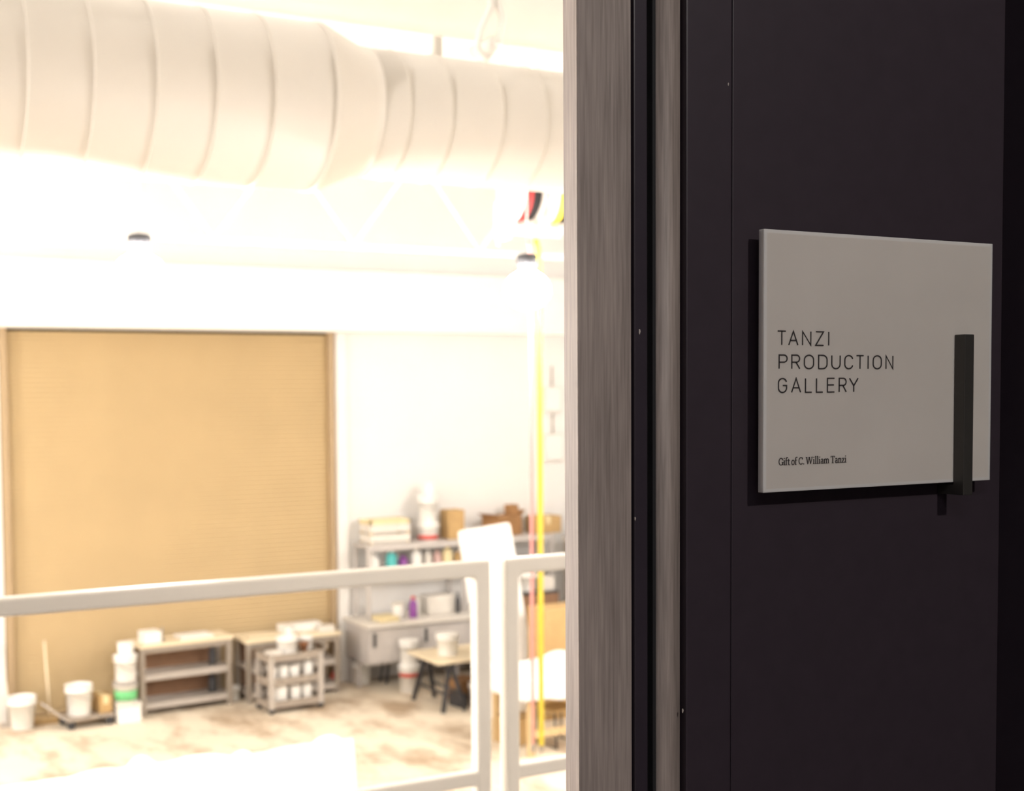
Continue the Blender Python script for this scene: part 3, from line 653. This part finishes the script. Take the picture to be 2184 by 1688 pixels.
# -- rolling cart
cx, cy, cw_, cd = 5.52, 15.72, 0.72, 0.42
t = thing('utility_cart', 'grey three shelf utility cart loaded with white tubs', 'cart', (cx, cy, F), math.radians(4))
for q, z in enumerate((0.13, 0.41, 0.70)):
    b = MB(); b.box(0, cw_, 0, cd, z-0.05, z, bev=0.008); b.box(0, cw_, -0.006, 0.008, z-0.06, z+0.03); b.box(0, cw_, cd-0.008, cd+0.006, z-0.06, z+0.03); b.box(-0.006, 0.008, 0, cd, z-0.06, z+0.03); b.box(cw_-0.008, cw_+0.006, 0, cd, z-0.06, z+0.03)
    b.build('tray', M['steel'], t)
for px_ in (0.03, cw_-0.03):
    for py_ in (0.02, cd-0.02):
        b = MB(); b.box(px_-0.032, px_+0.032, py_-0.03, py_+0.03, 0.06, 0.69, bev=0.006); b.build('post', M['steel_light'], t)
        b = MB(); b.lathe([(0.036, -0.015), (0.038, 0.0), (0.036, 0.015)], (px_, py_, 0.038), 14, 'Y'); b.box(px_-0.01, px_+0.01, py_-0.02, py_+0.02, 0.045, 0.07); b.build('caster', M['dark'], t)
b = MB(); b.tube([(cw_, 0.05, 0.70), (cw_+0.09, 0.05, 0.76), (cw_+0.09, cd-0.05, 0.76), (cw_, cd-0.05, 0.70)], 0.013, 8); b.build('push_handle', M['steel'], t)
def cartpt(u, v, z): a = math.radians(4); return (cx+u*math.cos(a)-v*math.sin(a), cy+u*math.sin(a)+v*math.cos(a), F+z+0.002)
bucket(cartpt(0.31, 0.17, 0.70), 'white pail on the top tray of the cart', 0.21, 0.11, 0.125)
t = thing('clay_pot', 'small rust brown pot on the top tray of the cart', 'pot', cartpt(0.53, 0.15, 0.70)); b = MB(); b.lathe([(0.04, 0), (0.055, 0.09), (0.062, 0.092), (0.062, 0.115), (0.052, 0.115), (0.045, 0.10)], seg=18); b.build('body', M['brown'], t)
box_thing('carton', 'low white carton on the left of the cart top tray', 'box', cartpt(0.11, 0.12, 0.70), 0.15, 0.2, 0.06, 'milky', 0.07, 'white cartons on the cart')
bucket(cartpt(0.62, 0.30, 0.70), 'white pail at the back right of the cart top tray', 0.16, 0.08, 0.085, handle=False)
for (u, v, h, r, s) in ((0.10, 0.14, 0.15, 0.058, 'left end of the cart middle tray'), (0.235, 0.12, 0.16, 0.062, 'second from the left on the cart middle tray'), (0.385, 0.13, 0.15, 0.068, 'third from the left on the cart middle tray')):
    jar(cartpt(u, v, 0.41), 'white tub with lid, ' + s, h, r)
bottle(cartpt(0.575, 0.14, 0.41), 'white oval jug on the right of the cart middle tray', 0.20, 0.062, 'plaster', 'plaster', 'jugs on the cart')
for (u, v, h, r, s) in ((0.20, 0.13, 0.20, 0.085, 'largest on the cart bottom tray'), (0.395, 0.13, 0.18, 0.07, 'middle of the cart bottom tray'), (0.555, 0.14, 0.18, 0.065, 'right end of the cart bottom tray')):
    jar(cartpt(u, v, 0.13), 'white tub with lid, ' + s, h, r)

# -- shelving and cabinet along the far wall
sx0, sx1, sy0, sy1 = 7.16, 10.05, 16.48, 16.98
t = thing('shelving_unit', 'long grey steel shelving on the white far wall', 'shelves', (sx0, sy0, F))
SW, SD = sx1-sx0, sy1-sy0
zs = [1.91-0.02, 1.56, 1.34]
for z in zs[:2]:
    b = MB(); b.box(0, SW, 0, SD, z-0.03, z); b.box(0, SW, -0.012, 0.0, z-0.075, z); b.build('shelf', M['steel_pale'], t)
for x in (0.03, 1.45, SW-0.03):
    for y in (0.03, SD-0.03):
        b = MB(); b.box(x-0.022, x+0.022, y-0.022, y+0.022, 0.9025, zs[0]-0.03); b.build('upright', M['steel_pale'], t)
t = thing('steel_cabinet', 'grey steel cabinet with cream worktop below the shelving', 'cabinet', (7.04, 16.20, F))
b = MB(); b.box(0, 3.0, 0, 0.78, 0.36, 0.845, bev=0.008); b.build('body', M['steel_pale'], t)
b = MB(); b.box(-0.03, 3.03, -0.06, 0.80, 0.8455, 0.90, bev=0.008); b.build('worktop', M['milky'], t)
for x in (0.04, 1.5, 2.96):
    for y in (0.42, 0.74):
        b = MB(); b.box(x-0.025, x+0.025, y-0.025, y+0.025, 0, 0.362); b.build('leg', M['steel_pale'], t)
for i in range(4):
    x0 = 0.02+i*0.745; b = MB(); b.box(x0, x0+0.65, -0.018, -0.0005, 0.39, 0.82, bev=0.004); dd = b.build('door', M['steel_pale'], t)
    b = MB(); b.box(x0+0.04, x0+0.075, -0.045, -0.0185, 0.60, 0.78, bev=0.006); b.build('pull', M['dark'], dd)
wt = F+0.902
# items on the worktop
x = at(878, 1300, y=16.45).x
bottle((x, 16.40, wt), 'purple tipped squeeze bottle on the cabinet worktop', 0.28, 0.055, 'purple', 'red', 'bottles on the worktop')
jar((at(848, 1300, y=16.5).x, 16.48, wt), 'white tub left of the purple bottle on the worktop', 0.20, 0.085, group='tubs on the worktop')
jar((at(893, 1300, y=16.5).x, 16.62, wt), 'white tub right of the purple bottle on the worktop', 0.22, 0.07, group='tubs on the worktop')
box_thing('storage_bin', 'cream bin on the cabinet worktop under the shelves', 'bin', (at(936, 1300, y=16.6).x, 16.66, wt), 0.40, 0.30, 0.24, 'milky', 0, None)
bottle((at(978, 1300, y=16.4).x, 16.42, wt), 'slim dark bottle at the right of the worktop', 0.27, 0.035, 'dark', 'dark', 'bottles on the worktop')
box_thing('storage_bin', 'flat cream tray on the left end of the worktop', 'bin', (7.37, 16.40, wt), 0.26, 0.32, 0.06, 'cream', 0.05, None)
# middle shelf bottles
ms = F+1.562
for (px, h, r, m, cp, s) in ((795, 0.20, 0.07, 'plaster', 'plaster', 'white bottle at the left end of the middle shelf'), (832, 0.24, 0.075, 'teal', 'plaster', 'teal bottle with white cap on the middle shelf'), (857, 0.15, 0.065, 'purple', 'purple', 'squat purple jar on the middle shelf'),
        (885, 0.24, 0.08, 'plaster', 'milky', 'white jug right of the purple jar on the middle shelf'), (910, 0.20, 0.055, 'milky', 'plaster', 'milky bottle between white jug and pink bottle'), (930, 0.19, 0.06, 'pinkish', 'pinkish', 'dusty pink bottle on the middle shelf'), (951, 0.25, 0.075, 'cream', 'cream', 'pale yellow jug on the middle shelf'), (974, 0.18, 0.06, 'card', 'milky', 'tan bottle at the right of the middle shelf')):
    bottle((at(px, 1200, y=16.66).x, 16.62, ms), s, h, r, m, cp)
# top shelf
ts = F+1.892
t = thing('wooden_crate', 'pale crate with yellow rim on the left of the top shelf', 'crate', (at(822, 1130, y=16.72).x, 16.74, ts))
b = MB(); b.box(-0.29, 0.29, -0.18, 0.18, 0, 0.012); 
for z in (0.03, 0.16):
    b.box(-0.29, 0.29, -0.182, -0.17, z, z+0.10); b.box(-0.29, 0.29, 0.17, 0.182, z, z+0.10); b.box(-0.292, -0.28, -0.18, 0.18, z, z+0.10); b.box(0.28, 0.292, -0.18, 0.18, z, z+0.10)
b.build('slats', M['milky'], t)
b = MB()
for sx in (-0.27, 0.27):
    for sy in (-0.155, 0.155): b.box(sx-0.02, sx+0.02, sy-0.014, sy+0.014, 0, 0.30)
b.build('corner_post', M['pine'], t)
b = MB(); b.box(-0.30, 0.30, -0.19, -0.165, 0.27, 0.32); b.box(-0.30, 0.30, 0.165, 0.19, 0.27, 0.32); b.box(-0.30, -0.275, -0.19, 0.19, 0.27, 0.32); b.box(0.275, 0.30, -0.19, 0.19, 0.27, 0.32); b.build('rim', M['cream'], t)
x = at(912, 1130, y=16.7).x
bucket((x, 16.70, ts), 'white bucket with a red band at the foot of the top shelf stack', 0.22, 0.135, 0.145, 'plaster', 'plaster', ('red', 0.08, 0.36), False, 'stack of buckets on the top shelf')
bucket((x, 16.70, ts+0.237), 'white bucket in the middle of the top shelf stack', 0.36, 0.12, 0.13, 'plaster', 'plaster', None, True, 'stack of buckets on the top shelf')
jar((x+0.03, 16.70, ts+0.237+0.377), 'small white tub crowning the top shelf stack', 0.17, 0.08, 'plaster', 'plaster', 'stack of buckets on the top shelf')
box_thing('cardboard_box', 'upright tan carton right of the bucket stack', 'box', (at(966, 1120, y=16.7).x, 16.72, ts), 0.25, 0.26, 0.40, 'card', 0.0, 'cartons on the top shelf')
box_thing('carton', 'low brown carton partly behind the white board on the top shelf', 'box', (at(1012, 1120, y=16.7).x, 16.74, ts), 0.28, 0.22, 0.09, 'card_dark', 0.05, 'cartons on the top shelf')
box_thing('cardboard_box', 'wide open topped carton near the hoses on the top shelf', 'box', (at(1072, 1110, y=16.7).x, 16.72, ts), 0.48, 0.34, 0.27, 'card_dark', 0.35, 'cartons on the top shelf', tape=None, flaps=True)
box_thing('cardboard_box', 'small brown carton balanced on the wide carton', 'box', (at(1092, 1065, y=16.7).x, 16.72, ts+0.274), 0.15, 0.14, 0.15, 'card_dark', 0.2, 'cartons on the top shelf')
box_thing('cardboard_box', 'brown carton behind the yellow hose on the top shelf', 'box', (at(1160, 1110, y=16.7).x, 16.72, ts), 0.42, 0.32, 0.24, 'card', -0.05, 'cartons on the top shelf', tape='cream')
# floor under the cabinet
bucket((7.19, 16.80, F), 'white pail on the floor by the pilaster', 0.30, 0.11, 0.13, handle=False)
t = thing('step_stool', 'low black step stool under the grey cabinet', 'stool', (7.66, 16.72, F))
b = MB(); b.box(-0.17, 0.17, -0.11, 0.11, 0.27, 0.30, bev=0.006); b.build('seat', M['dark'], t)
for sx in (-1, 1):
    for sy in (-1, 1): b = MB(); b.bar((sx*0.14, sy*0.08, 0.272), (sx*0.18, sy*0.10, 0.0), 0.03, 0.03); b.build('leg', M['dark'], t)
x = at(874, 1440, y=16.0).x
bucket((x, 16.02, F), 'white bucket with a red band on the floor before the cabinet', 0.34, 0.115, 0.13, 'milky', 'plaster', ('red', 0.62, 0.76), False, 'two stacked buckets before the cabinet')
bucket((x, 16.02, F+0.357), 'white bucket on top of the red banded floor bucket', 0.32, 0.105, 0.12, 'plaster', 'plaster', None, True, 'two stacked buckets before the cabinet')

# -- plywood table on black trestles
tx0, tx1, ty0, ty1, tz = 7.30, 8.55, 14.68, 15.58, 0.605
def trestle(x, label):
    t = thing('sawhorse', label, 'sawhorse', (x, (ty0+ty1)/2, F), 0, 'black sawhorses')
    b = MB(); b.box(-0.04, 0.04, -0.40, 0.40, tz-0.06, tz-0.001, bev=0.006); b.build('beam', M['dark'], t)
    for sx in (-1, 1):
        for sy in (-1, 1):
            b = MB(); b.bar((sx*0.02, sy*0.34, tz-0.05), (sx*0.15, sy*0.42, 0.0), 0.045, 0.045); b.build('leg', M['dark'], t)
    for sx in (-1, 1): b = MB(); b.bar((sx*0.10, -0.385, 0.22), (sx*0.10, 0.385, 0.22), 0.035, 0.02); b.build('brace', M['dark'], t)
    return t
trestle(7.52, 'black sawhorse under the left end of the plywood top')
trestle(8.30, 'black sawhorse under the right end of the plywood top')
o = MB().box(tx0, tx1, ty0, ty1, F+tz, F+tz+0.03, bev=0.004).build('plywood_tabletop', M['ply']); tag(o, 'pale plywood sheet laid across black sawhorses', 'tabletop')
tt = F+tz+0.031
bucket((at(953, 1395, y=15.1).x, 15.08, tt), 'white bucket standing on the plywood tabletop', 0.26, 0.12, 0.135, 'plaster', 'plaster', None, False)
box_thing('carton', 'rust brown carton on the floor under the plywood top', 'box', (7.95, 15.33, F), 0.34, 0.30, 0.26, 'card_dark', 0.3, 'cartons under the plywood table')
bucket((7.98, 14.92, F), 'milky pail on the floor under the plywood top', 0.28, 0.11, 0.125, 'milky', None, None, False)
box_thing('carton', 'dark tool case on the floor under the plywood top', 'case', (7.72, 14.98, F), 0.13, 0.26, 0.16, 'dark', 0.1, None)

# -- white foam board
pA = at(985, 1122, y=14.6); pB = at(1094, 1118, y=14.6)
t = thing('foam_board', 'upright white board with rounded corners behind the railing posts', 'board', (8.07, 14.15, F))
Wd = pB.x-pA.x; Ht = pB.z-F; rc = 0.05
poly = arc(rc, rc, rc, rc, 180, 270, 4)+arc(Wd-rc, rc, rc, rc, 270, 360, 4)+arc(Wd-rc, Ht-rc, rc, rc, 0, 90, 4)+arc(rc, Ht-rc, rc, rc, 90, 180, 4)
b = MB(); b.prism([(u-Wd/2, v) for u, v in poly], 0, 0.04, 'XZ')
bo = b.build('sheet', M['foam'], t); bo.rotation_euler = (math.radians(-9), math.radians(-5.5), 0); bo.location = (0, 0, 0.040)
b = MB(); b.bar((-0.18, 0.08, 0.55), (-0.20, 0.40, 0.0), 0.03, 0.03); b.bar((0.18, 0.08, 0.55), (0.20, 0.40, 0.0), 0.03, 0.03); b.build('prop_leg', M['pine'], t)

# -- white draped table at the right
def drape(name, x0, x1, y0, y1, ztop, zhem, label, bumps, nx=60, ny=34, seed=1, skew=0.0):
    rnd = random.Random(seed); mb = MB(); bm_ = mb.bm
    ph = [rnd.uniform(0, 6.28) for _ in range(8)]
    def top(u, v):
        z = ztop + 0.012*math.sin(7*u+ph[0])*math.sin(5*v+ph[1]) + 0.008*math.sin(17*u+ph[2]+3*v)
        for (bx, by, br, bh) in bumps:
            d2_ = ((x0+(x1-x0)*u-bx)**2+(y0+(y1-y0)*v-by)**2)/br**2
            z += bh*max(0.0, 1-d2_)**1.1 if d2_ < 1 else 0.0
        return z
    grid = [[bm_.verts.new((x0+(x1-x0)*i/nx-skew*(1-j/ny)*(y1-y0), y0+(y1-y0)*j/ny, top(i/nx, j/ny))) for j in range(ny+1)] for i in range(nx+1)]
    for i in range(nx):
        for j in range(ny): bm_.faces.new((grid[i][j], grid[i+1][j], grid[i+1][j+1], grid[i][j+1]))
    loop = [(i, 0) for i in range(nx)]+[(nx, j) for j in range(ny)]+[(i, ny) for i in range(nx, 0, -1)]+[(0, j) for j in range(ny, 0, -1)]
    prev = [grid[i][j] for i, j in loop]
    K = 7
    for k in range(1, K+1):
        cur_ = []
        for q, (i, j) in enumerate(loop):
            g = grid[i][j].co; nx_ = -1 if i == 0 else 1 if i == nx else 0; ny_ = -1 if j == 0 else 1 if j == ny else 0
            l = math.hypot(nx_, ny_) or 1; fold = 0.018*math.sin(q*0.75+ph[3])+0.012*math.sin(q*0.31+ph[4])
            o_ = 0.012+ (0.03+fold)*(k/K)
            hem = zhem+0.02*math.sin(q*0.2+ph[5])
            cur_.append(bm_.verts.new((g.x+nx_/l*o_, g.y+ny_/l*o_, g.z+(hem-g.z)*k/K)))
        n_ = len(loop)
        for q in range(n_): bm_.faces.new((prev[q], prev[(q+1) % n_], cur_[(q+1) % n_], cur_[q]))
        prev = cur_
    for f in bm_.faces: f.smooth = True
    o = mb.build(name, M['cloth']); sm = o.modifiers.new('thick', 'SOLIDIFY'); sm.thickness = 0.004; sm.offset = 1
    return o
ax0, ax1, ay0, ay1 = 7.22, 8.55, 12.42, 13.35
zt_ = at(1100, 1412, y=13.3).z; zh_ = at(1150, 1497, y=12.4).z; ht_ = zt_-F
t = thing('trestle_table', 'pine framed table under the white sheet behind the hoses', 'table', ((ax0+ax1)/2, (ay0+ay1)/2, F))
hx, hy = (ax1-ax0)/2-0.02, (ay1-ay0)/2-0.02
b = MB(); b.box(-hx, hx, -hy, hy, ht_-0.07, ht_-0.03); b.build('top', M['ply'], t)
for sx in (-1, 1):
    for sy in (-1, 1): b = MB(); b.box(sx*(hx-0.08)-0.035, sx*(hx-0.08)+0.035, sy*(hy-0.06)-0.035, sy*(hy-0.06)+0.035, 0, ht_-0.07); b.build('leg', M['pine'], t)
for q in (-hy+0.03, hy-0.06): b = MB(); b.box(-hx+0.08, hx-0.08, q, q+0.03, 0.20, 0.28); b.build('stretcher', M['pine'], t)
o = drape('white_sheet', ax0, ax1, ay0, ay1, zt_, zh_, '', [(7.95, 12.95, 0.30, 0.14)], 50, 30, 3); tag(o, 'white sheet over the pine table, mounded at its right', 'sheet')
t = thing('folding_chair', 'dark metal chair pushed under the sheeted pine table', 'chair', (7.85, 12.80, F), 0.1)
b = MB(); b.box(-0.18, 0.18, -0.18, 0.18, 0.40, 0.425, bev=0.006); b.build('seat', M['card'], t)
for sx in (-1, 1):
    b = MB(); b.tube([(sx*0.17, -0.16, 0.40), (sx*0.17, -0.19, 0.012), (sx*0.17, 0.19, 0.012), (sx*0.17, 0.16, 0.40)], 0.012, 8); b.build('leg', M['dark'], t)
b = MB(); b.tube([(-0.17, 0.17, 0.40), (-0.17, 0.21, 0.62), (0.17, 0.21, 0.62), (0.17, 0.17, 0.40)], 0.012, 8); b.build('back_frame', M['dark'], t)
box_thing('carton', 'tan carton on the floor under the sheeted table', 'box', (7.45, 13.08, F), 0.28, 0.30, 0.30, 'card', 0.1, None)

# -- tall carton, dark cabinet, right wall shelving
box_thing('cardboard_box', 'tall tan carton standing behind the sheeted table', 'box', (at(1162, 1350, y=13.75).x+0.39, 13.95, F), 0.78, 0.40, 1.33, 'card', 0.0, 'cardboard cartons')
t = thing('locker', 'dark metal locker in the corner behind the hoses', 'locker', (9.0, 15.62, F))
b = MB(); b.box(0, 0.60, 0, 0.40, 0.05, 1.22, bev=0.006); b.build('body', M['dark'], t)
b = MB(); b.box(0.015, 0.585, -0.018, -0.0005, 0.08, 1.19, bev=0.004); dd = b.build('door', M['board'], t)
b = MB(); b.box(0.50, 0.53, -0.04, -0.0185, 0.6, 0.75, bev=0.004); b.build('handle', M['steel'], dd)
b = MB(); b.box(0.03, 0.57, 0.03, 0.37, 0, 0.05); b.build('plinth', M['dark'], t)
bucket((9.22, 15.82, F+1.222), 'white pail on the dark corner locker', 0.24, 0.10, 0.12, handle=False)
box_thing('storage_bin', 'cream bin on the dark corner locker', 'bin', (9.47, 15.82, F+1.222), 0.20, 0.28, 0.18, 'milky', 0, None)
t = thing('shelving_unit', 'grey steel shelving along the right wall', 'shelves', (10.12, 13.6, F))
for z in (0.35, 0.95, 1.50, 1.86):
    b = MB(); b.box(0, 0.58, 0, 2.75, z-0.03, z); b.box(-0.012, 0.0, 0, 2.75, z-0.07, z+0.005); b.build('shelf', M['steel_light'], t)
for x in (0.03, 0.55):
    for y in (0.03, 1.37, 2.72): b = MB(); b.box(x-0.022, x+0.022, y-0.022, y+0.022, 0, 1.83); b.build('upright', M['steel'], t)
for (y, z, sz, m, s) in ((15.9, 1.862, 0.20, 'dark', 'dark bin on the top shelf of the right wall'), (15.2, 1.862, 0.24, 'card', 'tan carton on the top shelf of the right wall'), (15.9, 1.502, 0.22, 'steel_light', 'grey bin on the second shelf of the right wall'), (15.2, 1.502, 0.20, 'dark', 'dark carton on the second shelf of the right wall'), (15.7, 0.952, 0.30, 'dark', 'dark case on the third shelf of the right wall')):
    box_thing('storage_bin', s, 'bin', (10.40, y, F+z), 0.44, 0.46, sz, m, 0, 'bins on the right wall shelving')
# electrical conduit and boxes on the far wall
for (px0, px1_, py0, py1_, s) in ((1163, 1200, 825, 880, 'pale electrical box, upper of two on the far wall by the jamb'), (1163, 1204, 925, 985, 'pale electrical box, lower of two on the far wall by the jamb')):
    a = at(px0, py1_, y=WY-0.08); c = at(px1_, py0, y=WY-0.08)
    t = thing('electrical_box', s, 'electrical box', ((a.x+c.x)/2, WY-0.08, a.z), 0, 'electrical boxes')
    w2 = (c.x-a.x)/2; h2 = c.z-a.z
    b = MB(); b.box(-w2, w2, 0.02, 0.079, 0, h2, bev=0.006); b.build('enclosure', M['milky'], t)
    b = MB(); b.box(-w2+0.02, w2-0.02, 0.008, 0.0195, 0.02, h2-0.02, bev=0.003); b.build('cover', M['white_wall'], t)
    b = MB(); b.tube([(0.0, 0.055, h2), (0.0, 0.055, h2+0.30)], 0.012, 8); b.build('conduit', M['steel_light'], t)

# -- white sheet heap in the foreground of the shop floor
gx0, gx1, gy0, gy1 = 0.6, 4.50, 8.9, 10.72; gz = F+1.0
t = thing('work_table', 'long work table hidden under the big white sheet', 'table', ((gx0+gx1)/2-0.4, (gy0+gy1)/2, F))
hx, hy = (gx1-gx0)/2-0.46, (gy1-gy0)/2-0.05
b = MB(); b.box(-hx, hx, -hy, hy, 0.91, 0.95); b.build('top', M['ply'], t)
for sx in (-1, 1):
    for sy in (-1, 1): b = MB(); b.box(sx*(hx-0.1)-0.04, sx*(hx-0.1)+0.04, sy*(hy-0.1)-0.04, sy*(hy-0.1)+0.04, 0, 0.91); b.build('leg', M['pine'], t)
o = drape('white_sheet', gx0, gx1, gy0, gy1, F+0.985, F+0.10, '', [(2.6, 10.3, 0.5, 0.05), (1.6, 10.2, 0.5, 0.05), (3.3, 10.2, 0.4, 0.03)]+[(at(kx, 1590, y=10.55).x, 10.55, kr, kh) for kx, kr, kh in ((716, 0.17, 0.10), (640, 0.30, 0.03), (535, 0.12, 0.08), (440, 0.3, 0.05), (320, 0.13, 0.10), (210, 0.25, 0.05), (120, 0.2, 0.03))], 90, 44, 8, 0.44); tag(o, 'big rumpled white sheet over the work table at lower left', 'sheet')
